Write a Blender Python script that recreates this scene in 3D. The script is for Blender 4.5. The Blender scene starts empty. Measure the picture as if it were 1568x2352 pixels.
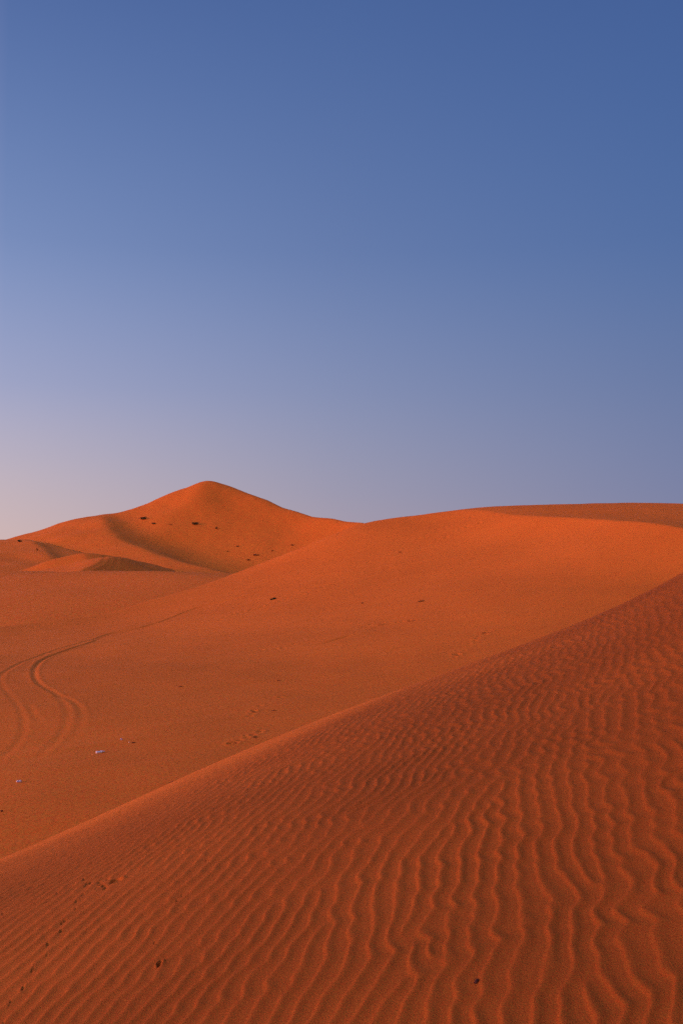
import bpy, math, random
import numpy as np
from mathutils import Vector

rng = np.random.default_rng(7)
random.seed(7)
scene = bpy.context.scene
COL = scene.collection
R = math.radians

# ------------------------------------------------------------------ camera model
# survey units: the photograph measured as 1568 x 2352, focal length 35 mm on a 24 x 36 mm frame held upright
FPX = 35.0 / 36.0 * 2352
HORIZON = 1290.0
PITCH = math.atan((HORIZON - 1176.0) / FPX)
ZC = 8.0                                   # eye height above the desert datum
CP, SP = math.cos(PITCH), math.sin(PITCH)


def ray(px, py):
    rx, ru = (px - 784.0) / FPX, -(py - 1176.0) / FPX
    return np.array([rx, CP - SP * ru, SP + CP * ru])


def P(px, py, Y):
    d = ray(px, py)
    p = d * (Y / d[1])
    return (p[0], p[1], p[2] + ZC)


def hit(px, py, zf, y0=0.5, y1=400.0, n=6000):
    d = ray(px, py)
    ys = np.geomspace(y0, y1, n)
    xs = ys * d[0] / d[1]
    zs = ZC + ys * d[2] / d[1]
    below = np.nonzero(zf(xs, ys) > zs)[0]
    i = below[0] if len(below) else n - 1
    return np.array([xs[i], ys[i], zs[i]])


# ------------------------------------------------------------------ maths helpers
def sstep(a, b, t):
    t = np.clip((t - a) / (b - a), 0, 1)
    return t * t * (3 - 2 * t)


def smin(a, b, k):
    return 0.5 * (a + b - np.sqrt((a - b) ** 2 + k * k))


def smax(a, b, k):
    return 0.5 * (a + b + np.sqrt((a - b) ** 2 + k * k))


class Field:
    """smooth random field: a sum of plane waves with wavelengths between l0 and l1 (stretch > 1 elongates along angle)"""
    def __init__(s, l0, l1, n=40, seed=0, stretch=1.0, angle=0.0):
        g = np.random.default_rng(seed)
        lam = np.exp(g.uniform(math.log(l0), math.log(l1), n))
        th = g.uniform(0, 2 * math.pi, n)
        k = 2 * math.pi / lam
        kx, ky = k * np.cos(th) / stretch, k * np.sin(th)
        c, q = math.cos(angle), math.sin(angle)
        s.kx, s.ky = kx * c - ky * q, kx * q + ky * c
        s.ph = g.uniform(0, 2 * math.pi, n)
        s.n = n

    def __call__(s, x, y):
        o = np.zeros(np.shape(x), np.float32)
        x = np.asarray(x, np.float32); y = np.asarray(y, np.float32)
        for a, b, p in zip(s.kx, s.ky, s.ph):
            o += np.cos(np.float32(a) * x + np.float32(b) * y + np.float32(p))
        return o * math.sqrt(2.0 / s.n)


def tps(pts, smooth=0.0):
    pts = np.array(pts, float)
    X, Z = pts[:, :2], pts[:, 2]
    n = len(X)

    def U(r2):
        return np.where(r2 > 1e-9, r2 * np.log(np.maximum(r2, 1e-9)), 0.0)
    A = np.zeros((n + 3, n + 3))
    d = X[:, None] - X[None]
    A[:n, :n] = U((d ** 2).sum(-1)) + np.diag(np.broadcast_to(np.asarray(smooth, float), (n,)))
    A[:n, n] = 1; A[:n, n + 1:] = X
    A[n, :n] = 1; A[n + 1:, :n] = X.T
    w = np.linalg.solve(A, np.r_[Z, 0, 0, 0])

    def f(x, y):
        x = np.asarray(x, float); y = np.asarray(y, float)
        o = w[n] + w[n + 1] * x + w[n + 2] * y
        for i in range(n):
            o = o + w[i] * U((x - X[i, 0]) ** 2 + (y - X[i, 1]) ** 2)
        return o
    return f


def catmull(pts, per=10):
    pts = np.array(pts, float)
    q = np.vstack([2 * pts[0] - pts[1], pts, 2 * pts[-1] - pts[-2]])
    out = []
    for i in range(1, len(q) - 2):
        for t in np.linspace(0, 1, per, endpoint=False):
            a, b, c, d = q[i - 1], q[i], q[i + 1], q[i + 2]
            out.append(0.5 * (2 * b + (c - a) * t + (2 * a - 5 * b + 4 * c - d) * t * t + (3 * b - a - 3 * c + d) * t ** 3))
    out.append(pts[-1])
    return np.array(out)


def nearest(poly, x, y):
    """distance to a polyline, signed (left of travel +), and the interpolated extra columns at the foot point"""
    best = np.full(np.shape(x), 1e18)
    sgn = np.ones(np.shape(x))
    val = np.zeros(np.shape(x))
    par = np.zeros(np.shape(x))
    n = len(poly) - 1
    for i in range(n):
        a, b = poly[i], poly[i + 1]
        dx, dy = b[0] - a[0], b[1] - a[1]
        L2 = dx * dx + dy * dy + 1e-12
        t = np.clip(((x - a[0]) * dx + (y - a[1]) * dy) / L2, 0, 1)
        ex, ey = x - (a[0] + t * dx), y - (a[1] + t * dy)
        d2 = ex * ex + ey * ey
        m = d2 < best
        best = np.where(m, d2, best)
        sgn = np.where(m, np.sign(dx * ey - dy * ex), sgn)
        if poly.shape[1] > 2:
            val = np.where(m, a[2] + t * (b[2] - a[2]), val)
        par = np.where(m, (i + t) / n, par)
    return np.sqrt(best), sgn, val, par


def ridge(px_pts, left, right, base, rnd=1.5, flare=0.35, per=10):
    """a dune body under a crest line: left / right = slope on each side of the direction of travel"""
    poly = catmull([P(*p) for p in px_pts], per)

    def f(x, y):
        d, s, z, t = nearest(poly, x, y)
        w = 0.5 + 0.5 * np.tanh(s * d / (rnd * 0.8))
        m = right + (left - right) * w
        H = np.maximum(z - base, 0.3)
        dd = np.sqrt(d * d + rnd * rnd) - rnd
        lin = H - m * dd
        ex = H * np.exp(-m * dd / H)
        return base + (1 - flare) * lin + flare * ex
    return f


# ------------------------------------------------------------------ the dune surfaces
HB = 1.6                                    # eye above the sand of the near dune
sil = np.array([(0, 1973), (100, 1930), (200, 1885), (300, 1840), (400, 1795), (500, 1750), (600, 1705), (700, 1667), (800, 1629),
                (900, 1591), (1000, 1552), (1100, 1515), (1200, 1480), (1300, 1441), (1400, 1400), (1500, 1352), (1568, 1313)], float)
su, sv = [], []
for px, py in sil:
    d = ray(px, py)
    su.append(d[0] / d[1]); sv.append(d[2] / d[1])
su, sv = np.array(su), np.array(sv)
B1, YC = 0.13, 12.0
C2 = HB / YC ** 2
top = B1 - 2 * math.sqrt(C2 * HB)
fit = np.polyfit(su, sv - top, 4)           # cross-slope of the near dune as a smooth function of bearing
fitd = np.polyder(fit)


def near_base(x, y):
    yy = np.maximum(y, 0.05)
    u = x / np.maximum(yy, 4.0)
    uc = np.clip(u, -0.42, 0.42)
    g = np.polyval(fit, uc) + np.polyval(fitd, uc) * (u - uc)
    g0 = np.polyval(fit, 0.0)
    back = np.minimum(C2 * yy * yy, C2 * 26 ** 2 + 0.45 * np.maximum(yy - 26, 0))
    back = np.where(yy < 26, C2 * yy * yy, C2 * 26 ** 2 + 2 * C2 * 26 * (yy - 26))
    g = g * (0.62 + 0.38 * sstep(1.5, 11.5, yy))
    z = ZC - HB + g * np.maximum(yy, 4.0) + B1 * yy - back
    return z


# --- wind ripples on the near dune -------------------------------------------------
LAM = 0.080
KDIR = np.array([1.0, -0.27]); KDIR /= np.linalg.norm(KDIR)     # across the ripples
ADIR = np.array([-KDIR[1], KDIR[0]])                              # along them
KA = math.atan2(KDIR[1], KDIR[0])
f_bend = Field(3.0, 8.0, 24, 11)
f_mid = Field(0.8, 2.0, 40, 12)
f_zig = Field(0.24, 0.50, 60, 13, stretch=1.7, angle=KA)
f_zig2 = Field(0.35, 0.75, 60, 17, stretch=1.5, angle=KA)
f_fine = Field(0.09, 0.16, 40, 14, stretch=1.5, angle=KA)
f_amp = Field(0.4, 1.4, 40, 15)
f_lam = Field(2.0, 6.0, 24, 16)
g = np.random.default_rng(21)
DEF = []
for _ in range(60):
    v = g.uniform(0, 1)
    y = 1.6 + 10.5 * v
    x = g.uniform(-0.42, 0.42) * y
    if x < -0.1 * y and g.uniform() < 0.45:
        continue
    s = g.choice([-1, 1])
    L = g.uniform(0.5, 1.6)
    o = g.uniform(-0.05, 0.05)
    DEF.append((x, y, s))
    DEF.append((x + ADIR[0] * L + KDIR[0] * o, y + ADIR[1] * L + KDIR[1] * o, -s))


def ripples(x, y):
    a = KDIR[0] * x + KDIR[1] * y
    zig = 0.42 + 0.58 * sstep(-0.35, 0.22, x / np.maximum(y, 1.5))
    ph = 2 * math.pi * a / LAM
    z1_ = f_zig(x, y); z2_ = f_zig2(x, y)
    ph = ph + 3.0 * f_bend(x, y) + 1.0 * f_mid(x, y) * (0.5 + 0.5 * zig) + zig * (1.45 * np.sqrt(z1_ * z1_ + .03) + 0.75 * z2_) + 0.22 * f_fine(x, y)
    psi = np.exp(1j * ph.astype(np.float32)).astype(np.complex64)
    w = (x + 1j * y).astype(np.complex64)
    for (dx, dy, s) in DEF:
        q = w - np.complex64(dx + 1j * dy)
        if s < 0:
            q = np.conj(q)
        psi *= q / np.sqrt((q.real ** 2 + q.imag ** 2) + np.float32(0.0006))
    th = np.angle(psi)
    am = np.minimum(np.abs(psi), 1)
    al = 0.25 * 2 * math.pi                         # narrow lee side to the left, long back to the right
    t = np.mod(th + al, 2 * math.pi)
    phi = np.where(t < al, -math.pi + t / al * math.pi, (t - al) / (2 * math.pi - al) * math.pi)
    h = (0.5 + 0.5 * np.cos(phi)) ** 2.1
    amp = 0.0074 * am * (1 + 0.15 * f_amp(x, y))
    crest = np.minimum(sstep(13.0, 9.2, y), 1 - 0.85 * sstep(9.0 + 0.3 * x, 11.6 + 0.3 * x, y) * sstep(3.0, 0.2, x))
    amp = amp * (0.10 + 0.90 * crest)
    return (h - 0.4) * amp


# --- middle dune: the orange bowl with its brink ------------------------------------
FACE = [(0, 1440, 76), (120, 1424, 79), (250, 1408, 82), (380, 1368, 88), (530, 1320, 95), (700, 1254, 98), (840, 1200, 100), (950, 1184, 99.5),
        (1050, 1171.5, 98), (1120, 1175, 94), (1200, 1183, 88), (1350, 1190, 80), (1500, 1200, 72), (1568, 1212, 69), (1750, 1262, 63), (2000, 1370, 56),
        (1300, 1300, 67), (1100, 1290, 76), (1450, 1320, 58), (1000, 1400, 58), (1200, 1450, 50), (800, 1300, 82), (600, 1400, 73),
        (784, 1450, 57), (784, 1600, 37.5), (400, 1600, 37.5), (400, 1750, 25.5), (0, 1550, 46), (0, 1700, 29), (0, 1900, 19.6),
        (400, 1500, 54), (150, 1480, 64), (700, 1720, 27), (1000, 1560, 40), (1400, 1480, 43), (1250, 1640, 30), (-400, 1560, 46), (-400, 1800, 24),
        (-300, 1450, 72), (1700, 1450, 44), (1900, 1600, 33), (2300, 1500, 40)]
face = [P(*p) for p in FACE]
brink = [P(*p) for p in [(1050, 1171.5, 98), (1120, 1175, 94), (1200, 1183, 88), (1350, 1190, 80), (1500, 1200, 72), (1568, 1212, 69), (1750, 1262, 63), (2000, 1370, 56)]]
for b in brink:                             # the slip face would go on rising behind its brink
    face.append((b[0] + 3.5, b[1] + 6.0, b[2] + 3.4))
    face.append((b[0] + 8.0, b[1] + 14.0, b[2] + 8.0))
for p in [(0, 1440, 76), (250, 1408, 82), (530, 1320, 95), (840, 1200, 100)]:
    b = P(*p); face.append((b[0] + 2, b[1] + 12, b[2] + 2.2))
SM = [1.0 if (0 <= k < 16) else 500.0 for k in range(len(FACE))] + [30.0] * (len(face) - len(FACE))
F_face = tps(face, SM)
topp = list(brink)
for p, dz in [((0, 1440, 76), .1), ((120, 1424, 79), .1), ((250, 1408, 82), .1), ((380, 1368, 88), .1), ((530, 1320, 95), .1), ((700, 1254, 98), .1), ((840, 1200, 100), .1), ((950, 1184, 99.5), .06)]:
    b = P(*p)
    topp.append((b[0], b[1], b[2] + dz))
    topp.append((b[0] + 1.5, b[1] + 9, b[2] - 1.4))
    topp.append((b[0] + 5, b[1] + 30, b[2] - 7.5))
    topp.append((b[0] - 1.5, b[1] - 10, b[2] + 1.3))
for p in [(1100, 1169.5, 103), (1200, 1165.5, 104), (1300, 1162, 105), (1450, 1158, 106), (1568, 1159.5, 106), (1750, 1172, 104), (2000, 1210, 100)]:
    b = P(*p)
    topp.append(b)
    topp.append((b[0] + 3, b[1] + 14, b[2] - 1.6))
    topp.append((b[0] + 8, b[1] + 40, b[2] - 8.5))
for b in brink:
    topp.append((b[0] - 5, b[1] - 8, b[2] - 0.3))
F_top = tps(topp, 3.0)
u_long = Field(9, 30, 30, 31)
u_str = Field(.7, 2.2, 40, 33, stretch=5.0, angle=0.6)
u_small = Field(2.0, 7.0, 40, 32)


def mid_base(x, y):
    z = smin(F_face(x, y), F_top(x, y), 0.10)
    return z + 0.005 * u_str(x, y) + 0.03 * u_long(x, y) + 0.008 * u_small(x, y)


def on_mid(pts):
    return np.array([hit(px, py, mid_base, 12, 130) for px, py in pts])


def z2(x, y):                               # points read from the enlarged detail of the bowl
    return (x * 0.52, 1317.1 + y * 0.52)


TRACKS = [  # tyre tracks (line, width, depth)
    ([(1440, 5), (1200, 62), (1080, 100), (870, 152), (720, 210), (600, 245), (490, 265), (400, 295), (300, 322), (200, 355), (100, 392), (40, 425), (5, 455), (12, 500), (60, 555), (95, 610), (105, 670), (90, 730), (40, 790), (0, 830), (-60, 900)], .11, .055),
    ([(490, 267), (400, 305), (300, 338), (230, 362), (180, 388), (155, 420), (155, 455), (180, 490), (240, 525), (280, 570), (297, 620), (285, 680), (250, 740), (190, 790), (120, 850)], .11, .05),
    ([(240, 525), (330, 570), (362, 620), (348, 690), (300, 750), (230, 810)], .11, .012),
    ([(125, 575), (150, 625), (185, 665), (180, 720)], .11, .008),
    ([(1500, 40), (1300, 75), (1200, 112), (1130, 128)], .15, .04),
    ([(1560, 150), (1330, 180), (1180, 200), (940, 238), (720, 262)], .18, .025),
    ([(1560, 270), (1380, 318), (1200, 335)], .15, .04),
]
TR = []
for pts, w, dp in TRACKS:
    p = on_mid([z2(*q) for q in pts])
    TR.append((catmull(p[:, :2], 6), w, dp))
# dashed foot trails: (from, to, count, size, depth)
FOOT = []


def trail(p0, p1, n, dep=.05, size=.13, jit=3.0, seed=1):
    g = np.random.default_rng(seed)
    for i in range(n):
        t = (i + g.uniform(-.4, .4)) / max(n - 1, 1)
        px = p0[0] + (p1[0] - p0[0]) * t + g.normal(0, jit)
        py = p0[1] + (p1[1] - p0[1]) * t + g.normal(0, jit * .35)
        q = hit(px, py, mid_base, 12, 130, 3000)
        FOOT.append((q[0], q[1], 0.75 * size * g.uniform(.7, 1.3), dep * g.uniform(.1, 1.25)))


trail((470, 1432), (760, 1345), 34, .06, .16, 5, 1)
trail((640, 1372), (920, 1265), 30, .06, .17, 6, 2)
trail((880, 1275), (1080, 1188), 26, .07, .18, 6, 3)
trail((1000, 1240), (1150, 1180), 22, .08, .2, 5, 4)
trail((1040, 1515), (1120, 1448), 14, .06, .14, 3, 5)
trail((520, 1712), (600, 1680), 9, .05, .09, 4, 6)
trail((560, 1650), (650, 1600), 10, .05, .10, 5, 7)
trail((610, 1495), (735, 1465), 10, .05, .13, 6, 8)
trail((850, 1436), (975, 1423), 18, .06, .14, 3, 9)
trail((60, 1440), (330, 1425), 16, .05, .16, 6, 10)


def mid_z(x, y):
    z = mid_base(x, y)
    sh = z.shape
    xf, yf, zf = x.ravel(), y.ravel(), z.ravel()
    for poly, w, dp in TR:
        lo, hi = poly.min(0) - 4 * w, poly.max(0) + 4 * w
        idx = np.nonzero((xf > lo[0]) & (xf < hi[0]) & (yf > lo[1]) & (yf < hi[1]))[0]
        if not len(idx):
            continue
        d, s, _, t = nearest(poly, xf[idx], yf[idx])
        fade = sstep(0, .08, t) * sstep(1, .9, t)
        zf[idx] += (0.62 + 0.55 * sstep(.38, .25, t) - 0.48 * sstep(.40, .70, t)) * fade * dp * (-np.exp(-(d / w) ** 2) + 0.30 * np.exp(-((d - 2.0 * w) / (0.8 * w)) ** 2))
    for (fx, fy, r, dp) in FOOT:
        idx = np.nonzero((np.abs(xf - fx) < 4 * r) & (np.abs(yf - fy) < 4 * r))[0]
        if len(idx):
            d = np.hypot(xf[idx] - fx, (yf[idx] - fy) * 0.7)
            zf[idx] += 0.6 * dp * (-np.exp(-(d / r) ** 2) + 0.35 * np.exp(-((d - 1.9 * r) / (.7 * r)) ** 2))
    return zf.reshape(sh)


# --- plain behind the bowl, small dune, left dune, tall dune ------------------------
plain_r = ridge([(-500, 1318, 195), (-200, 1312, 174), (0, 1313, 161), (200, 1312, 149), (300, 1313, 142), (420, 1317, 134), (530, 1323, 127), (800, 1345, 118), (1200, 1380, 110)],
                0.03, 0.14, ZC - 7.2, 4.0, 0.3)
u_pl = Field(12, 40, 30, 41)


def plain_z(x, y):
    return plain_r(x, y) + 0.06 * u_pl(x, y)


small_r1 = ridge([(110, 1334, 151), (150, 1322, 152), (188, 1309, 154), (222, 1293, 160), (250, 1279, 167), (275, 1280, 172), (330, 1292, 180), (420, 1314, 197), (480, 1326, 206)],
                 0.22, 0.44, ZC - 5.5, 1.1, 0.05)
small_r2 = ridge([(20, 1316, 170), (60, 1306, 172), (120, 1286, 174), (180, 1271.5, 176), (215, 1272, 177), (238, 1275, 178)], 0.3, 0.30, ZC - 5.5, 1.0, 0.1)


def small_r(x, y):
    return smax(small_r1(x, y), small_r2(x, y), 0.25)


f_sm = Field(5, 15, 24, 43)


def small_base(x, y):
    return small_r(x, y) + 0.05 * f_sm(x, y)


def z1(x, y):
    return (x * 0.52, 1066.3 + y * 0.52)


STR = []
for pts in ([(462, 405), (462, 418), (440, 442), (380, 470)], [(520, 402), (518, 420), (485, 448), (440, 470), (400, 490)]):
    p = np.array([hit(*z1(*q), small_base, 130, 230) for q in pts])
    STR.append((catmull(p[:, :2], 6), .32, .14))


def small_z(x, y):
    z = small_base(x, y)
    for poly, w, dp in STR:
        d, s, _, t = nearest(poly, x, y)
        z = z + 0.22 * dp * (-np.exp(-(d / w) ** 2) + 0.6 * np.exp(-((d - 1.9 * w) / (.8 * w)) ** 2))
    return z


left_r1 = ridge([(150, 1330, 172), (128, 1302, 182), (112, 1278, 194), (92, 1256, 208), (66, 1241.5, 222), (56, 1240, 232), (56, 1242, 246)], 0.17, 0.36, ZC - 6, 1.0, 0.05)
left_r2 = ridge([(-500, 1262, 240), (-250, 1249, 238), (-100, 1243, 236), (0, 1241, 234), (40, 1240.5, 231), (62, 1241, 228)], 0.3, 0.13, ZC - 6, 2.0, 0.15)


def left_r(x, y):
    return smax(left_r1(x, y), left_r2(x, y), 0.4)


f_le = Field(8, 25, 24, 44)


def left_z(x, y):
    return left_r(x, y) + 0.10 * f_le(x, y)


PEAK = [(-700, 1300, 230), (-400, 1290, 236), (-100, 1292, 242), (0, 1272, 244), (70, 1243, 246), (140, 1214.5, 248), (205, 1200, 250), (250, 1192, 252), (300, 1174, 255), (380, 1140, 260), (430, 1121, 263), (478, 1107, 265), (530, 1121, 263), (600, 1147, 258),
        (700, 1181, 248), (830, 1203, 233), (960, 1223, 220), (1200, 1262, 200), (1500, 1290, 185)]
pkc = catmull([P(*p) for p in PEAK], 12)
pk_x = np.linspace(pkc[0, 0], pkc[-1, 0], 1200)
pk_z = np.interp(pk_x, pkc[:, 0], pkc[:, 2])
pk_y = np.interp(pk_x, pkc[:, 0], pkc[:, 1])


def gsm(a, sig):
    k = np.exp(-0.5 * (np.arange(-int(3 * sig), int(3 * sig) + 1) / sig) ** 2); k /= k.sum()
    return np.convolve(np.pad(a, len(k) // 2, mode='edge'), k, 'valid')


DX = pk_x[1] - pk_x[0]
pk_l = [gsm(pk_z, q / DX) for q in (0.7, 3.0, 8.0, 16.0)]
pk_yl = gsm(pk_y, 6 / DX)


def peak_r(x, y):
    d = np.interp(x, pk_x, pk_yl) - y                # + toward the eye
    ad = np.sqrt(d * d + 4.0) - 2.0
    lv = np.clip(ad / 12.0, 0, 3)
    xs = x + 0.10 * np.maximum(d, 0)                 # fall lines lean a little
    zs = [np.interp(xs, pk_x, q) for q in pk_l]
    z = zs[0] + (zs[1] - zs[0]) * sstep(0, 1, lv) + (zs[2] - zs[1]) * sstep(.7, 2, lv) + (zs[3] - zs[2]) * sstep(1.7, 3, lv)
    base = ZC - 6.5
    H = np.maximum(z - base, .5)
    m = np.where(d > 0, 0.60, 0.45)
    return base + 0.25 * np.maximum(H - m * ad, -6) + 0.75 * H * np.exp(-m * ad / H)


spur_r = ridge([(262, 1190, 262), (240, 1193.5, 250), (238, 1203, 240), (250, 1220, 230), (280, 1243, 219), (335, 1268, 208), (420, 1297, 196), (520, 1324, 184), (600, 1340, 176)],
               0.33, 0.26, ZC - 7.5, 1.4, 0.1)
f_pk = Field(10, 40, 30, 45)
f_pk2 = Field(3, 9, 30, 46)


def peak_z(x, y):
    return smax(peak_r(x, y), spur_r(x, y), 3.0)  + 0.14 * f_pk(x, y) + 0.02 * f_pk2(x, y)


def ground_z(x, y):
    return np.full(np.shape(x), ZC - 6.6) + 0.2 * f_gr(x, y)


f_gr = Field(40, 160, 20, 51)


# ------------------------------------------------------------------ materials
def new_mat(name):
    m = bpy.data.materials.new(name)
    m.use_nodes = True
    nt = m.node_tree
    return m, nt, nt.nodes, nt.links, nt.nodes['Principled BSDF']


def sand_mat(name, base,  grain_scale, grain, patch_scale, bump_scale=None, bump_d=0.0):
    m, nt, N, L, B = new_mat(name)
    tc = N.new('ShaderNodeTexCoord')
    n1 = N.new('ShaderNodeTexNoise'); n1.inputs['Scale'].default_value = grain_scale; n1.inputs['Detail'].default_value = 3
    n1.inputs['Roughness'].default_value = 0.75
    n2 = N.new('ShaderNodeTexNoise'); n2.inputs['Scale'].default_value = patch_scale; n2.inputs['Detail'].default_value = 5
    n3 = N.new('ShaderNodeTexNoise'); n3.inputs['Scale'].default_value = grain_scale * 0.61; n3.inputs['Detail'].default_value = 2
    for n in (n1, n2, n3):
        L.new(tc.outputs['Object'], n.inputs['Vector'])
    r1 = N.new('ShaderNodeMapRange'); r1.inputs[1].default_value = .3; r1.inputs[2].default_value = .7
    r1.inputs[3].default_value = 1 - grain; r1.inputs[4].default_value = 1 + grain
    L.new(n1.outputs['Fac'], r1.inputs[0])
    r2 = N.new('ShaderNodeMapRange'); r2.inputs[1].default_value = .3; r2.inputs[2].default_value = .7
    r2.inputs[3].default_value = .93; r2.inputs[4].default_value = 1.07
    L.new(n2.outputs['Fac'], r2.inputs[0])
    mu = N.new('ShaderNodeMath'); mu.operation = 'MULTIPLY'
    L.new(r1.outputs[0], mu.inputs[0]); L.new(r2.outputs[0], mu.inputs[1])
    # grains of quartz among the iron-stained ones: a little hue shift
    mx = N.new('ShaderNodeMix'); mx.data_type = 'RGBA'
    mx.inputs[6].default_value = (base[0] * 1.03, base[1] * 0.86, base[2] * 0.95, 1)
    mx.inputs[7].default_value = (base[0] * 0.97, base[1] * 1.16, base[2] * 1.12, 1)
    r3 = N.new('ShaderNodeMapRange'); r3.inputs[1].default_value = .38; r3.inputs[2].default_value = .62
    L.new(n3.outputs['Fac'], r3.inputs[0]); L.new(r3.outputs[0], mx.inputs[0])
    vm = N.new('ShaderNodeVectorMath'); vm.operation = 'SCALE'
    L.new(mx.outputs[2], vm.inputs[0]); L.new(mu.outputs[0], vm.inputs['Scale'])
    L.new(vm.outputs[0], B.inputs['Base Color'])
    B.inputs['Roughness'].default_value = 0.95
    B.inputs['Specular IOR Level'].default_value = 0.05
    if bump_scale:
        nb = N.new('ShaderNodeTexNoise'); nb.inputs['Scale'].default_value = bump_scale; nb.inputs['Detail'].default_value = 3
        L.new(tc.outputs['Object'], nb.inputs['Vector'])
        bp = N.new('ShaderNodeBump'); bp.inputs['Strength'].default_value = 1.0; bp.inputs['Distance'].default_value = bump_d
        L.new(nb.outputs['Fac'], bp.inputs['Height']); L.new(bp.outputs[0], B.inputs['Normal'])
    return m


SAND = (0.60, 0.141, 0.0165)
NEAR_SAND = (0.275, 0.069, 0.0098)            # the ripple field: a darker sand colour
M_near = sand_mat('rippled_sand', NEAR_SAND, 260, .34, 0.8, 190, .0022)
M_mid = sand_mat('bowl_sand', SAND, 22, .13, 0.10, 9, .012)
M_far = sand_mat('far_sand', SAND, 5, .10, 0.03, 2.2, .04)


def plain_mat(name, col, rough=.7, var=.25, scale=30, spec=.2, trans=0.0):
    m, nt, N, L, B = new_mat(name)
    tc = N.new('ShaderNodeTexCoord')
    n = N.new('ShaderNodeTexNoise'); n.inputs['Scale'].default_value = scale; n.inputs['Detail'].default_value = 4
    L.new(tc.outputs['Object'], n.inputs['Vector'])
    mx = N.new('ShaderNodeMix'); mx.data_type = 'RGBA'
    mx.inputs[6].default_value = tuple(c * (1 - var) for c in col) + (1,)
    mx.inputs[7].default_value = tuple(min(1, c * (1 + var)) for c in col) + (1,)
    L.new(n.outputs['Fac'], mx.inputs[0]); L.new(mx.outputs[2], B.inputs['Base Color'])
    B.inputs['Roughness'].default_value = rough; B.inputs['Specular IOR Level'].default_value = spec
    B.inputs['Transmission Weight'].default_value = trans
    return m


M_green = plain_mat('green_grass', (0.030, 0.042, 0.012))
M_olive = plain_mat('olive_brush', (0.12, 0.070, 0.020))
M_dry = plain_mat('dry_grass', (0.22, 0.075, 0.020))
M_dark = plain_mat('dark_twig', (0.045, 0.014, 0.006))
M_plastic = plain_mat('white_plastic', (0.62, 0.60, 0.60), .35, .1, 20, .5)
M_grey = plain_mat('grey_plastic', (0.30, 0.27, 0.30), .4, .15, 20, .4)
M_blue = plain_mat('blue_print', (0.07, 0.08, 0.16), .4, .15, 20, .4)
M_peach = plain_mat('bleached_shell', (0.60, 0.36, 0.24), .6, .1)
M_stone = plain_mat('dark_stone', (0.05, 0.015, 0.008), .8)
M_chip = plain_mat('pale_orange_stone', (0.62, 0.24, 0.08), .7, .1)


# ------------------------------------------------------------------ building meshes
def grid_mesh(name, X, Y, Z, mat, label):
    nr, nc = X.shape
    v = np.stack([X, Y, Z], -1).reshape(-1, 3).astype(np.float32)
    i = np.arange(nr * nc).reshape(nr, nc)
    q = np.stack([i[:-1, :-1], i[:-1, 1:], i[1:, 1:], i[1:, :-1]], -1).reshape(-1, 4)
    me = bpy.data.meshes.new(name)
    me.vertices.add(len(v)); me.vertices.foreach_set('co', v.ravel())
    me.loops.add(q.size); me.loops.foreach_set('vertex_index', q.ravel().astype(np.int32))
    me.polygons.add(len(q))
    me.polygons.foreach_set('loop_start', (np.arange(len(q)) * 4).astype(np.int32))
    me.polygons.foreach_set('loop_total', np.full(len(q), 4, np.int32))
    me.polygons.foreach_set('use_smooth', np.ones(len(q), bool))
    me.update(calc_edges=True)
    me.materials.append(mat)
    o = bpy.data.objects.new(name, me); COL.objects.link(o)
    o['kind'] = 'structure'; o['label'] = label
    return o


def fan(umin, umax, du, y0, y1, rate, uin=None):
    if uin:                                 # finer columns in the middle, coarser outside
        us = np.r_[np.arange(umin, uin[0], du * 6), np.arange(uin[0], uin[1], du), np.arange(uin[1], umax, du * 6)]
    else:
        us = np.arange(umin, umax, du)
    ys = np.exp(np.arange(math.log(y0), math.log(y1), rate))
    return us[None, :] * ys[:, None], np.repeat(ys[:, None], len(us), 1)


# near dune
X, Y = fan(-1.1, 1.1, .00105, .7, 34, .0042, (-.41, .41))
Zn = near_base(X, Y)
Zn = Zn + ripples(X, Y) + 0.006 * f_mid(X * .5, Y * .5) * sstep(14, 8, Y)
MARKS = []                                   # small pits: (x, y, rx, ry, angle, depth)


def near_hit(px, py):
    return hit(px, py, near_base, 1.2, 20)


def pit(px, py, wpx, asp, ang, depth):
    q = near_hit(px, py)
    r = wpx / FPX * q[1] * 0.5
    MARKS.append((q[0], q[1], r, r * asp, ang, depth))


def z5(x, y):
    return (x * 0.5, 1881.6 + y * 0.5)


pit(*z5(540, 284), 17, .9, .9, .060); pit(*z5(520, 292), 15, .9, .9, .018)
pit(*z5(735, 654), 11, 1.0, 0, .060)
for (a, b) in [(355, 383), (345, 416), (297, 468), (283, 515), (225, 573), (207, 628), (152, 692), (112, 768), (40, 848), (18, 925), (50, 836), (102, 776), (216, 620), (160, 684), (290, 478)]:
    pit(*z5(a + random.uniform(-3, 3), b), 4.6, 1.5, .8, .007 + random.uniform(0, .006))
for _ in range(26):
    pit(*z5(random.uniform(385, 500), random.uniform(275, 325)), 4.5, 1.2, random.uniform(0, 3), random.uniform(.006, .014))
for (a, b) in [(15, 440), (92, 403), (265, 343), (250, 350), (402, 345), (383, 350), (885, 262), (765, 432), (815, 367), (838, 343), (712, 556), (600, 890), (680, 660), (1430, 215), (950, 185), (870, 275)]:
    pit(*z5(a, b), 4, 1.2, .7, .006)
xf, yf, zf = X.ravel(), Y.ravel(), Zn.ravel()
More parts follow.
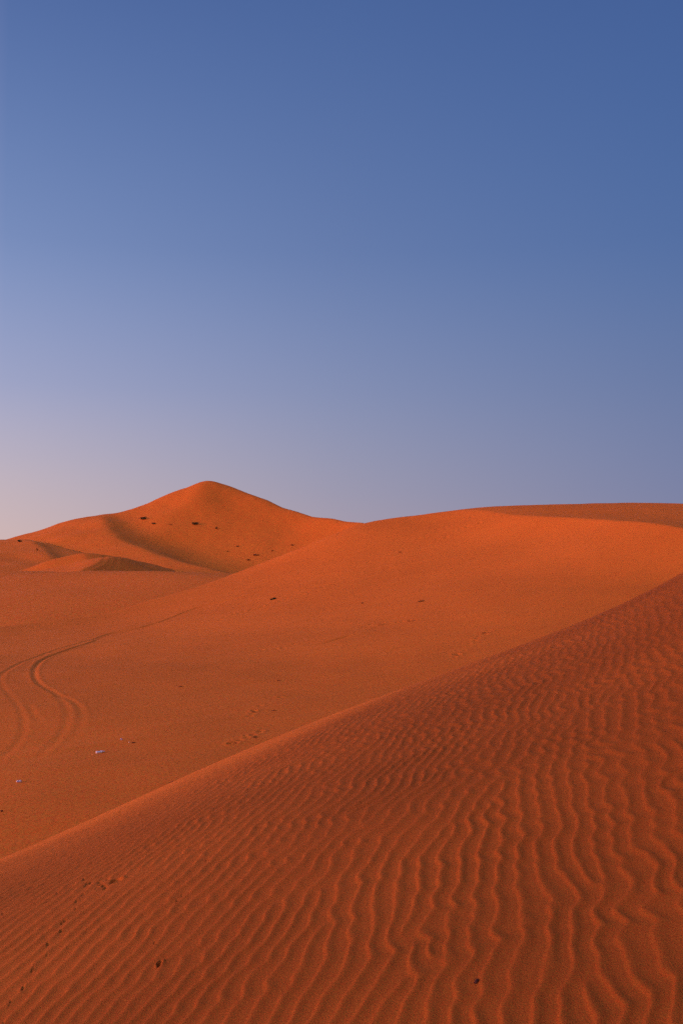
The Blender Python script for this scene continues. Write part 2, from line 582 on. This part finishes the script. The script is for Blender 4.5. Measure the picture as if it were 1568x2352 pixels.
for (mx_, my_, rx, ry, an, dp) in MARKS:
    idx = np.nonzero((np.abs(xf - mx_) < 6 * rx) & (np.abs(yf - my_) < 8 * rx))[0]
    if len(idx):
        ex, ey = xf[idx] - mx_, (yf[idx] - my_)
        ca, sa = math.cos(an), math.sin(an)
        d = np.hypot((ex * ca + ey * sa) / rx, (-ex * sa + ey * ca) / (ry * 1.6))
        zf[idx] += -dp * np.exp(-d ** 4) + dp * .12 * np.exp(-((d - 1.5) / .5) ** 2)
Zn = zf.reshape(X.shape)
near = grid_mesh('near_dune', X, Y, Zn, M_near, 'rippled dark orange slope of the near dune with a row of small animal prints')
# near sand colour: paler along the lip, leftward and with distance, darker elsewhere
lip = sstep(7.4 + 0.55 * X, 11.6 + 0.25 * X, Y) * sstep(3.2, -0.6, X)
near_tone = 0.80 * lip + 0.26 * sstep(1.2, -2.2, X) + 0.12 * sstep(4, 11, Y) + 0.06 * f_mid(X * .6, Y * .6)
at = near.data.attributes.new('pale_tone', 'FLOAT', 'POINT')
at.data.foreach_set('value', np.clip(near_tone, 0, 1).ravel().astype(np.float32))
nt_ = M_near.node_tree
an = nt_.nodes.new('ShaderNodeAttribute'); an.attribute_name = 'pale_tone'
mxn = [n for n in nt_.nodes if n.bl_idname == 'ShaderNodeVectorMath'][0]
ml = nt_.nodes.new('ShaderNodeVectorMath'); ml.operation = 'SCALE'
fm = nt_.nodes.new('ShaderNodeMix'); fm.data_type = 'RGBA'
fm.inputs[7].default_value = (SAND[0] / NEAR_SAND[0] * 0.95, SAND[1] / NEAR_SAND[1] * 1.0, SAND[2] / NEAR_SAND[2] * 1.05, 1)
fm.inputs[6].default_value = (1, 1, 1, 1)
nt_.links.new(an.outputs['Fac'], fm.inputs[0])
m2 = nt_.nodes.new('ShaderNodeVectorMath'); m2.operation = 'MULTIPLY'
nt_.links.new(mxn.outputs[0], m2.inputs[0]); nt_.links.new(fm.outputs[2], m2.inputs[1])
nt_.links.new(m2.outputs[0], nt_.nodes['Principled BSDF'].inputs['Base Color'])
nt_.nodes.remove(ml)

X, Y = fan(-1.0, 1.1, .0012, 13, 150, .0021, (-.40, .40))
grid_mesh('middle_dune', X, Y, mid_z(X, Y), M_mid, 'smooth bright orange bowl-shaped dune crossed by curving tyre tracks')
X, Y = fan(-.85, .35, .0016, 62, 230, .006)
grid_mesh('sand_plain', X, Y, plain_z(X, Y), M_far, 'flat orange sand shelf behind the tyre-tracked bowl')
X, Y = fan(-.48, -.08, .0009, 128, 235, .0025)
grid_mesh('small_dune', X, Y, small_z(X, Y), M_far, 'low dune with lit back and shaded slip face crossed by two tyre tracks')
X, Y = fan(-.75, -.10, .0015, 150, 310, .0035)
grid_mesh('left_dune', X, Y, left_z(X, Y), M_far, 'low rounded dune at the foot of the tall dune, one bush on its top')
X, Y = fan(-.62, .25, .0012, 160, 420, .003)
grid_mesh('tall_dune', X, Y, peak_z(X, Y), M_far, 'tall pointed orange dune rising highest against the sky')
gx = np.r_[-np.geomspace(3000, 60, 50), np.linspace(-50, 50, 21), np.geomspace(60, 3000, 50)]
gy = np.r_[-np.geomspace(3000, 30, 30), np.linspace(-20, 300, 60), np.geomspace(310, 4000, 40)]
X, Y = np.meshgrid(gx, gy)
grid_mesh('desert_ground', X, Y, ground_z(X, Y), M_far, 'open sand desert floor around and between the dunes')


# ------------------------------------------------------------------ things lying on the sand
def mesh_obj(name, verts, faces, mats, parent=None, smooth=False, mat_idx=None):
    me = bpy.data.meshes.new(name)
    me.from_pydata([tuple(map(float, v)) for v in verts], [], faces)
    for m in mats:
        me.materials.append(m)
    if mat_idx:
        me.polygons.foreach_set('material_index', mat_idx)
    me.polygons.foreach_set('use_smooth', [smooth] * len(me.polygons))
    me.update()
    o = bpy.data.objects.new(name, me); COL.objects.link(o)
    o.parent = parent
    return o


def tag(o, label, cat, group=None):
    o['label'] = label; o['category'] = cat
    if group:
        o['group'] = group
    return o


def tube(V, Fc, pts, radii, n=6):
    b = len(V)
    pts = [Vector(p) for p in pts]
    for i, p in enumerate(pts):
        t = (pts[min(i + 1, len(pts) - 1)] - pts[max(i - 1, 0)]).normalized()
        a = t.cross(Vector((0, 0, 1)))
        a = a.normalized() if a.length > 1e-4 else Vector((1, 0, 0))
        c = t.cross(a)
        for k in range(n):
            th = 2 * math.pi * k / n
            V.append(p + (a * math.cos(th) + c * math.sin(th)) * radii[i])
    for i in range(len(pts) - 1):
        for k in range(n):
            Fc.append((b + i * n + k, b + i * n + (k + 1) % n, b + (i + 1) * n + (k + 1) % n, b + (i + 1) * n + k))
    Fc.append(tuple(b + k for k in range(n))[::-1])
    Fc.append(tuple(b + (len(pts) - 1) * n + k for k in range(n)))


def place(px, py, zf, y0, y1):
    q = hit(px, py, zf, y0, y1)
    e = .15
    zx = float(zf(np.array([q[0] + e]), np.array([q[1]]))[0] - zf(np.array([q[0] - e]), np.array([q[1]]))[0]) / (2 * e)
    zy = float(zf(np.array([q[0]]), np.array([q[1] + e]))[0] - zf(np.array([q[0]]), np.array([q[1] - e]))[0]) / (2 * e)
    return Vector(q), zx, zy


def grass_tuft(px, py, zf, rng_, wpx, hpx, mat, label, cat='grass tuft', group=None, name='grass_tuft', blades=70, lean=0.0):
    """a clump of bent blades rooted in a patch of sand; wpx / hpx its size in survey units"""
    q, zx, zy = place(px, py, zf, *rng_)
    s = q.y / FPX
    W, Hh = wpx * s * .5, hpx * s
    V, Fc = [], []
    g = random.Random(int(px * 7 + py * 13))
    for _ in range(blades):
        a = g.uniform(0, 2 * math.pi); r = math.sqrt(g.uniform(0, 1))
        bx, by = W * r * math.cos(a) * .8, W * .55 * r * math.sin(a) * .8
        bz = zx * bx + zy * by - .03 * Hh
        hh = Hh * g.uniform(.45, 1.05) * (1 - .45 * r)
        out = g.uniform(.15, .8)
        dx, dy = math.cos(a) * out * W * .6 + lean * W, math.sin(a) * out * W * .4
        w = max(.012 * W, .05 * min(W, Hh)) * g.uniform(.8, 1.8)
        tube(V, Fc, [(bx, by, bz), (bx + dx * .25, by + dy * .25, bz + hh * .6), (bx + dx * .65, by + dy * .65, bz + hh * .95), (bx + dx, by + dy, bz + hh * g.uniform(.75, 1.05))],
             [w, w * .9, w * .6, w * .15], 3)
    o = mesh_obj(name, V, Fc, [mat])
    o.location = q
    return tag(o, label, cat, group)


def bush(px, py, zf, rng_, wpx, hpx, mat, label, group=None, leaves=420):
    """a desert bush: woody stems carrying loose sprays of small leaves"""
    q, zx, zy = place(px, py, zf, *rng_)
    s = q.y / FPX
    W, Hh = wpx * s * .36, hpx * s * .7
    g = random.Random(int(px * 5 + py * 3))
    root = bpy.data.objects.new('desert_bush', None); COL.objects.link(root); root.location = q
    tag(root, label, 'bush', group)
    V, Fc = [], []
    tips = []
    for _ in range(9):
        a = g.uniform(0, 2 * math.pi); r = g.uniform(.3, 1)
        t = (W * r * math.cos(a), W * .6 * r * math.sin(a), Hh * g.uniform(.5, 1) * (1.1 - .5 * r) + zx * W * r * math.cos(a))
        tube(V, Fc, [(0, 0, -.05 * Hh), (t[0] * .4, t[1] * .4, t[2] * .5), t], [.035 * W, .025 * W, .008 * W], 4)
        tips.append(t)
    mesh_obj('stem', V, Fc, [M_dark], root)
    V, Fc = [], []
    lf = .085 * W
    for _ in range(leaves):
        t = g.choice(tips); f = g.uniform(.35, 1.1)
        c = Vector((t[0] * f + g.gauss(0, .13 * W), t[1] * f + g.gauss(0, .1 * W), max(t[2] * f + g.gauss(0, .12 * Hh), .02 * Hh + zx * t[0])))
        u = Vector((g.gauss(0, 1), g.gauss(0, 1), g.gauss(0, .8))).normalized()
        w = u.cross(Vector((g.gauss(0, 1), g.gauss(0, 1), g.gauss(0, 1)))).normalized()
        b = len(V)
        V += [c - u * lf * 1.6, c + w * lf * .6, c + u * lf * 1.6, c - w * lf * .6]
        Fc.append((b, b + 1, b + 2, b + 3))
    mesh_obj('foliage', V, Fc, [mat], root)
    return root


MID = (12, 130)
PK = (160, 330)
tuft_g = 'grass tufts scattered on the orange bowl'
grass_tuft(627, 1377, mid_base, MID, 15, 5.5, M_green, 'green grass tuft, widest of those on the sunlit orange bowl', group=tuft_g, blades=110)
grass_tuft(278, 1393, mid_base, MID, 9, 6, M_dark, 'dark tuft by the crest between sand shelf and orange bowl', group=tuft_g)
grass_tuft(414, 1578, mid_base, MID, 11, 4.5, M_dry, 'brown dry tuft alone right of the curving tyre tracks', group=tuft_g)
grass_tuft(640, 1564, mid_base, MID, 9, 4, M_dry, 'small brown tuft halfway down the bowl below the green tuft', group=tuft_g)
grass_tuft(586, 1694, mid_base, MID, 9, 6, M_olive, 'dark olive tuft just above the rippled crest', group=tuft_g)
grass_tuft(541, 1707, mid_base, MID, 7, 3.5, M_dry, 'tiny brown tuft left of the dark olive tuft', group=tuft_g, blades=40)
grass_tuft(582, 1636, mid_base, MID, 9, 4, M_dry, 'faint brown tuft above the dark olive tuft', group=tuft_g, blades=40)
grass_tuft(628, 1633, mid_base, MID, 10, 4, M_dry, 'streaky brown tuft right of the faint brown tuft', group=tuft_g, blades=40)
grass_tuft(966, 1382, mid_base, MID, 14, 4.5, M_olive, 'dark flat tuft in the middle of the brightest sand slope', group=tuft_g)
grass_tuft(831, 1386, mid_base, MID, 6, 4, M_dry, 'small brown tuft left of the dark flat tuft on the bright slope', group=tuft_g, blades=40)
grass_tuft(873, 1436, mid_base, MID, 13, 3.0, M_dry, 'low brown streak of dry grass at left end of the faint trail', group=tuft_g, blades=50)
grass_tuft(945, 1427, mid_base, MID, 22, 2.6, M_dry, 'long low streak of dry grass along the faint trail', group=tuft_g, blades=60)
grass_tuft(918, 1269, mid_base, MID, 9, 3, M_dry, 'small reddish tuft high up under the dune skyline', group=tuft_g, blades=40)
grass_tuft(1110, 1455, mid_base, MID, 10, 4, M_dry, 'reddish dry tuft above the dark rippled slope', group=tuft_g, blades=40)
grass_tuft(1049, 1506, mid_base, MID, 8, 4, M_dry, 'reddish dry tuft closest to the edge of the rippled slope', group=tuft_g, blades=40)

bush_g = 'bushes on the far dunes'
bush(330, 1193, peak_z, PK, 30, 9, M_olive, 'widest dark bush on the shoulder of the tall dune', bush_g)
bush(353, 1204, peak_z, PK, 17, 5.5, M_olive, 'smaller bush just below right of the widest dark bush', bush_g)
bush(448, 1205, peak_z, PK, 32, 8, M_olive, 'long low bush on the middle of the tall dune face', bush_g)
bush(498, 1215, peak_z, PK, 11, 8, M_olive, 'upright bush, rightmost of the upper row on the tall dune', bush_g)
bush(392, 1206, peak_z, PK, 11, 4, M_dry, 'faint brown bush between the two wide bushes', bush_g, 160)
bush(546, 1256, peak_z, PK, 14, 5, M_dry, 'brown bush highest of the group low on the tall dune', bush_g, 200)
bush(588, 1276, peak_z, PK, 22, 6, M_dry, 'wide brown bush low on the tall dune near the bowl crest', bush_g, 240)
bush(571, 1287, peak_z, PK, 16, 5, M_dry, 'brown bush lowest on the tall dune by the bowl crest', bush_g, 200)
bush(523, 1268, peak_z, PK, 10, 4, M_dry, 'faint brown bush left end of the low group on the tall dune', bush_g, 160)
bush(671, 1253, peak_z, PK, 20, 4.5, M_dry, 'brown bush just over the crest of the bowl at right', bush_g, 200)
bush(625, 1266, peak_z, PK, 12, 4, M_dry, 'small brown bush between wide brown bush and bowl crest', bush_g, 160)
bush(44, 1245, left_z, (140, 300), 18, 7, M_green, 'dark green bush on the skyline of the low left dune', bush_g)
bush(86, 1265, left_z, (140, 300), 13, 9, M_olive, 'olive bush on the shaded side below the skyline bush', bush_g)


def bottle(px, py, Lpx, ang):
    q, zx, zy = place(px, py, mid_base, *MID)
    s = q.y / FPX
    L = Lpx * s
    k = L / .25
    prof = [(0, .0), (0, .026), (.006, .031), (.03, .032), (.05, .029), (.07, .032), (.10, .032), (.12, .029), (.14, .032), (.165, .031), (.19, .022), (.212, .013), (.224, .0125)]
    root = bpy.data.objects.new('plastic_bottle', None); COL.objects.link(root)
    V, Fc = [], []
    n = 20
    for (a, r) in prof:
        for j in range(n):
            th = 2 * math.pi * j / n
            dent = 1 - .35 * math.exp(-((a - .1) / .04) ** 2) * max(0, math.sin(th)) ** 2
            V.append(((a - .12) * k, r * k * math.cos(th), r * k * math.sin(th) * dent))
    for i in range(len(prof) - 1):
        for j in range(n):
            Fc.append((i * n + j, i * n + (j + 1) % n, (i + 1) * n + (j + 1) % n, (i + 1) * n + j))
    Fc.append(tuple((len(prof) - 1) * n + j for j in range(n)))
    mesh_obj('bottle_body', V, Fc, [M_plastic], root, True)
    V, Fc = [], []
    for (a, r) in [(.222, 0.002), (.222, .0155), (.238, .0155), (.240, .013), (.240, .001)]:
        for j in range(n):
            th = 2 * math.pi * j / n
            rr = r * (1 + .04 * (j % 2))
            V.append(((a - .12) * k, rr * k * math.cos(th), rr * k * math.sin(th)))
    for i in range(4):
        for j in range(n):
            Fc.append((i * n + j, i * n + (j + 1) % n, (i + 1) * n + (j + 1) % n, (i + 1) * n + j))
    mesh_obj('bottle_cap', V, Fc, [M_grey], root, False)
    slope = math.atan(zx * math.cos(ang) + zy * math.sin(ang))
    root.location = q + Vector((0, 0, .024 * k))
    root.rotation_euler = (0, -slope, ang)
    return tag(root, 'long white plastic bottle lying on the sand right of the curving tyre tracks', 'bottle')


bottle(231, 1729, 22, R(38))


def crumple(px, py, wpx, hpx, name, mats, label, cat, seed, zf=None, rng_=MID, sink=.25, flat=1.0):
    """a crumpled, creased lump (bag, wrapper, stone): a dented ball with hard facets"""
    zf = zf or mid_base
    q, zx, zy = place(px, py, zf, *rng_)
    s = q.y / FPX
    W, Hh = wpx * s * .5, hpx * s * .5
    g = np.random.default_rng(seed)
    import bmesh
    bm = bmesh.new()
    bmesh.ops.create_icosphere(bm, subdivisions=3, radius=1)
    cr = g.normal(size=(14, 3)); cr /= np.linalg.norm(cr, axis=1)[:, None]
    off = g.uniform(.55, .95, 14)
    for v in bm.verts:
        p = np.array(v.co)
        f = 1.0
        for c, o in zip(cr, off):
            dd = p @ c
            if dd > o:
                f = min(f, o / dd)
        f *= 1 + .10 * math.sin(7 * p[0] + seed) * math.sin(6 * p[1] - seed) + .05 * g.normal()
        v.co = (p[0] * f * W, p[1] * f * W * .7 * flat, p[2] * f * Hh)
    V = [v.co.copy() for v in bm.verts]
    Fc = [tuple(v.index for v in f.verts) for f in bm.faces]
    mi = None
    if len(mats) > 1:
        mi = [1 if (abs(sum(V[i].x for i in f) / 3 / W + .08) < .30 and sum(V[i].y for i in f) < 0) else 0 for f in Fc]
    bm.free()
    o = mesh_obj(name, V, Fc, mats, None, False, mi)
    o.location = q + Vector((0, 0, Hh * (1 - 2 * sink)))
    o.rotation_euler = (math.atan(zy), -math.atan(zx), 0)
    return tag(o, label, cat)


crumple(44, 1797, 14, 8.5, 'crumpled_bag', [M_plastic, M_blue], 'crumpled white and blue bag on the sand at the left edge', 'litter', 3)
crumple(279, 1700, 7, 5.5, 'plastic_scrap', [M_grey], 'small grey plastic scrap beyond the white bottle', 'litter', 5)
crumple(296.5, 1706, 4.2, 3.2, 'paper_scrap', [M_peach], 'tiny pale scrap beside the red-brown stick', 'litter', 8)
crumple(212.5, 1734, 3.6, 3.0, 'stone_chip', [M_chip], 'tiny orange chip at the near end of the white bottle', 'stone', 9)


def stick(px, py, Lpx, ang, thick, label, seed, name='dry_stick', fork=True):
    q, zx, zy = place(px, py, mid_base, *MID)
    s = q.y / FPX
    L = Lpx * s
    g = random.Random(seed)
    ca, sa = math.cos(ang), math.sin(ang)
    V, Fc = [], []
    pts, rad = [], []
    for i in range(8):
        t = i / 7 - .5
        x, y = L * t * ca + g.gauss(0, .015 * L), L * t * sa + g.gauss(0, .015 * L)
        pts.append((x, y, zx * x + zy * y + thick * .6 + .03 * L * (1 - (2 * t) ** 2)))
        rad.append(thick * (1.1 - .8 * (i / 7)))
    tube(V, Fc, pts, rad, 7)
    if fork:
        for (i, a, l) in ((2, .7, .25), (4, -.6, .22), (5, .5, .18)):
            p = Vector(pts[i])
            d = Vector((math.cos(ang + a), math.sin(ang + a), .35)) * L * l
            tube(V, Fc, [p, p + d * .5 + Vector((0, 0, .01 * L)), p + d], [rad[i] * .6, rad[i] * .45, rad[i] * .15], 5)
    o = mesh_obj(name, V, Fc, [M_dark], None, True)
    o.location = q
    return tag(o, label, 'stick')


stick(399, 1798, 24, R(52), .022, 'long dark stick lying just beyond the crest of the rippled slope', 2)
stick(308, 1706.5, 9, R(30), .016, 'short red-brown stick right of the tiny pale scrap', 4)
stick(382, 1805, 7, R(40), .012, 'tiny dark twig at the left end of the long dark stick', 6, 'twig')
crumple(5, 1864, 6, 5, 'dark_stone', [M_stone], 'dark stone at the left edge below the crumpled bag', 'stone', 12)

# a dark darkling beetle on the near ripples
q = near_hit(1094, 2255)


def near_full(x, y):
    return near_base(x, y) + ripples(x, y)


zq = float(near_full(np.array([q[0]]), np.array([q[1]]))[0])
beetle = bpy.data.objects.new('beetle', None); COL.objects.link(beetle)
beetle.location = (q[0], q[1], zq)
beetle.rotation_euler = (0, -math.atan(.4), R(60))
tag(beetle, 'small dark beetle-like speck alone on the near ripples', 'beetle')
bs = .0085


def ellipsoid(name, c, r, parent, mat, n=16, m=10):
    V, Fc = [], []
    for i in range(m + 1):
        ph = math.pi * i / m
        for j in range(n):
            th = 2 * math.pi * j / n
            V.append((c[0] + r[0] * math.sin(ph) * math.cos(th), c[1] + r[1] * math.sin(ph) * math.sin(th), c[2] + r[2] * math.cos(ph)))
    for i in range(m):
        for j in range(n):
            Fc.append((i * n + j, (i + 1) * n + j, (i + 1) * n + (j + 1) % n, i * n + (j + 1) % n))
    return mesh_obj(name, V, Fc, [mat], parent, True)


V, Fc = [], []
ellipsoid('abdomen', (-.3 * bs, 0, .55 * bs), (.95 * bs, .62 * bs, .5 * bs), beetle, M_stone)
ellipsoid('thorax', (.75 * bs, 0, .5 * bs), (.36 * bs, .5 * bs, .36 * bs), beetle, M_stone)
ellipsoid('head', (1.15 * bs, 0, .45 * bs), (.22 * bs, .26 * bs, .22 * bs), beetle, M_stone)
for sx in (-.6, .2, .8):
    for sy in (-1, 1):
        V, Fc = [], []
        tube(V, Fc, [(sx * bs, sy * .4 * bs, .45 * bs), (sx * bs * 1.2, sy * .95 * bs, .6 * bs), (sx * bs * 1.45, sy * 1.35 * bs, .02 * bs)], [.09 * bs, .07 * bs, .03 * bs], 5)
        mesh_obj('leg', V, Fc, [M_stone], beetle, True)

# ------------------------------------------------------------------ camera
cam = bpy.data.cameras.new('camera')
co = bpy.data.objects.new('camera', cam); COL.objects.link(co)
cam.sensor_fit = 'VERTICAL'; cam.sensor_height = 36.0; cam.sensor_width = 24.0; cam.lens = 35.0
cam.clip_start = 0.05; cam.clip_end = 20000
co.location = (0, 0, ZC)
co.rotation_euler = (R(90) + PITCH, 0, 0)
scene.camera = co

# ------------------------------------------------------------------ light
SUN_AZ = R(-116)          # measured from the view direction, negative = to the left
SUN_EL = R(8)
sun = bpy.data.lights.new('sun', 'SUN')
so = bpy.data.objects.new('sun', sun); COL.objects.link(so)
sd = Vector((math.sin(SUN_AZ) * math.cos(SUN_EL), math.cos(SUN_AZ) * math.cos(SUN_EL), math.sin(SUN_EL)))
so.rotation_euler = (-sd).to_track_quat('-Z', 'Y').to_euler()
so.location = (0, 0, 60)
sun.energy = 1.65; sun.angle = R(16); sun.color = (1.0, 0.08, 0.0)

w = bpy.data.worlds.new('World'); scene.world = w
w.use_nodes = True
nt = w.node_tree; N = nt.nodes; L = nt.links
bg = N['Background']
sky = N.new('ShaderNodeTexSky'); sky.sky_type = 'NISHITA'; sky.sun_disc = False
sky.sun_elevation = R(2.0); sky.sun_rotation = SUN_AZ
sky.air_density = 1.0; sky.dust_density = 1.0; sky.ozone_density = 3.0


def lin(c):
    c = c / 255.0
    return c / 12.92 if c <= 0.04045 else ((c + 0.055) / 1.055) ** 2.4


# the dusk sky by elevation, toward the glow (a), across it (b) and away from it (c)
DUSK = {
    'sun': [(0.0, (255, 190, 165)), (0.06, (255, 192, 170)), (0.18, (240, 188, 180)), (0.35, (205, 176, 192)), (0.6, (140, 150, 185)), (1.0, (58, 82, 140))],
    'a': [(0.0, (216, 186, 180)), (0.044, (205, 184, 188)), (0.10, (190, 180, 196)), (0.17, (162, 168, 203)), (0.30, (120, 145, 194)), (0.52, (70, 98, 158)), (1.0, (52, 76, 132))],
    'b': [(0.0, (176, 160, 174)), (0.068, (160, 156, 178)), (0.17, (134, 146, 184)), (0.30, (102, 126, 176)), (0.53, (68, 98, 156)), (1.0, (50, 74, 130))],
    'c': [(0.0, (138, 136, 164)), (0.068, (125, 132, 169)), (0.17, (108, 124, 166)), (0.30, (82, 112, 166)), (0.52, (66, 94, 152)), (1.0, (50, 74, 130))],
    'anti': [(0.0, (100, 84, 112)), (0.1, (104, 92, 126)), (0.2, (86, 88, 132)), (0.4, (68, 90, 142)), (1.0, (50, 74, 130))],
}
tc = N.new('ShaderNodeTexCoord')
sep = N.new('ShaderNodeSeparateXYZ'); L.new(tc.outputs['Generated'], sep.inputs[0])
hv = N.new('ShaderNodeCombineXYZ'); L.new(sep.outputs[0], hv.inputs[0]); L.new(sep.outputs[1], hv.inputs[1])
hn = N.new('ShaderNodeVectorMath'); hn.operation = 'NORMALIZE'; L.new(hv.outputs[0], hn.inputs[0])
dt = N.new('ShaderNodeVectorMath'); dt.operation = 'DOT_PRODUCT'; L.new(hn.outputs[0], dt.inputs[0])
GLOW_AZ = R(-118)
GLOW = 3.45
dt.inputs[1].default_value = (math.sin(GLOW_AZ), math.cos(GLOW_AZ), 0)


def sramp(stops):
    r = N.new('ShaderNodeValToRGB'); cr = r.color_ramp
    cr.interpolation = 'B_SPLINE'
    while len(cr.elements) < len(stops):
        cr.elements.new(0.5)
    for e, (p, c) in zip(cr.elements, stops):
        e.position = p; e.color = (lin(c[0]), lin(c[1]), lin(c[2]), 1)
    L.new(sep.outputs[2], r.inputs[0])
    return r.outputs[0]


def mixby(a, b, s0, s1):
    mr = N.new('ShaderNodeMapRange'); mr.inputs[1].default_value = s0; mr.inputs[2].default_value = s1
    L.new(dt.outputs['Value'], mr.inputs[0])
    m = N.new('ShaderNodeMix'); m.data_type = 'RGBA'; L.new(mr.outputs[0], m.inputs[0])
    L.new(a, m.inputs[6]); L.new(b, m.inputs[7])
    return m.outputs[2]


ca = math.cos(R(-18.9) - GLOW_AZ); cb = math.cos(GLOW_AZ); cc = math.cos(R(18.9) - GLOW_AZ)
col = mixby(sramp(DUSK['anti']), sramp(DUSK['c']), -1.0, cc)
col = mixby(col, sramp(DUSK['b']), cc, cb)
col = mixby(col, sramp(DUSK['a']), cb, ca)
gl = N.new('ShaderNodeVectorMath'); gl.operation = 'SCALE'; gl.inputs['Scale'].default_value = GLOW
L.new(sramp(DUSK['sun']), gl.inputs[0])
col = mixby(col, gl.outputs[0], ca, 0.75)
# the physical sky carries a share of it
sc_ = N.new('ShaderNodeVectorMath'); sc_.operation = 'SCALE'; sc_.inputs['Scale'].default_value = 0.25
L.new(sky.outputs[0], sc_.inputs[0])
mm = N.new('ShaderNodeMix'); mm.data_type = 'RGBA'; mm.inputs[0].default_value = 0.06
L.new(col, mm.inputs[6]); L.new(sc_.outputs[0], mm.inputs[7])
L.new(mm.outputs[2], bg.inputs['Color'])
bg.inputs['Strength'].default_value = 1.0

scene.render.engine = 'CYCLES'
scene.cycles.use_denoising = False
scene.cycles.max_bounces = 6
scene.cycles.use_adaptive_sampling = True
scene.cycles.adaptive_threshold = 0.03
scene.cycles.adaptive_min_samples = 28
scene.view_settings.view_transform = 'Standard'
scene.view_settings.look = 'None'
scene.view_settings.exposure = 0.0
scene.view_settings.gamma = 1.0
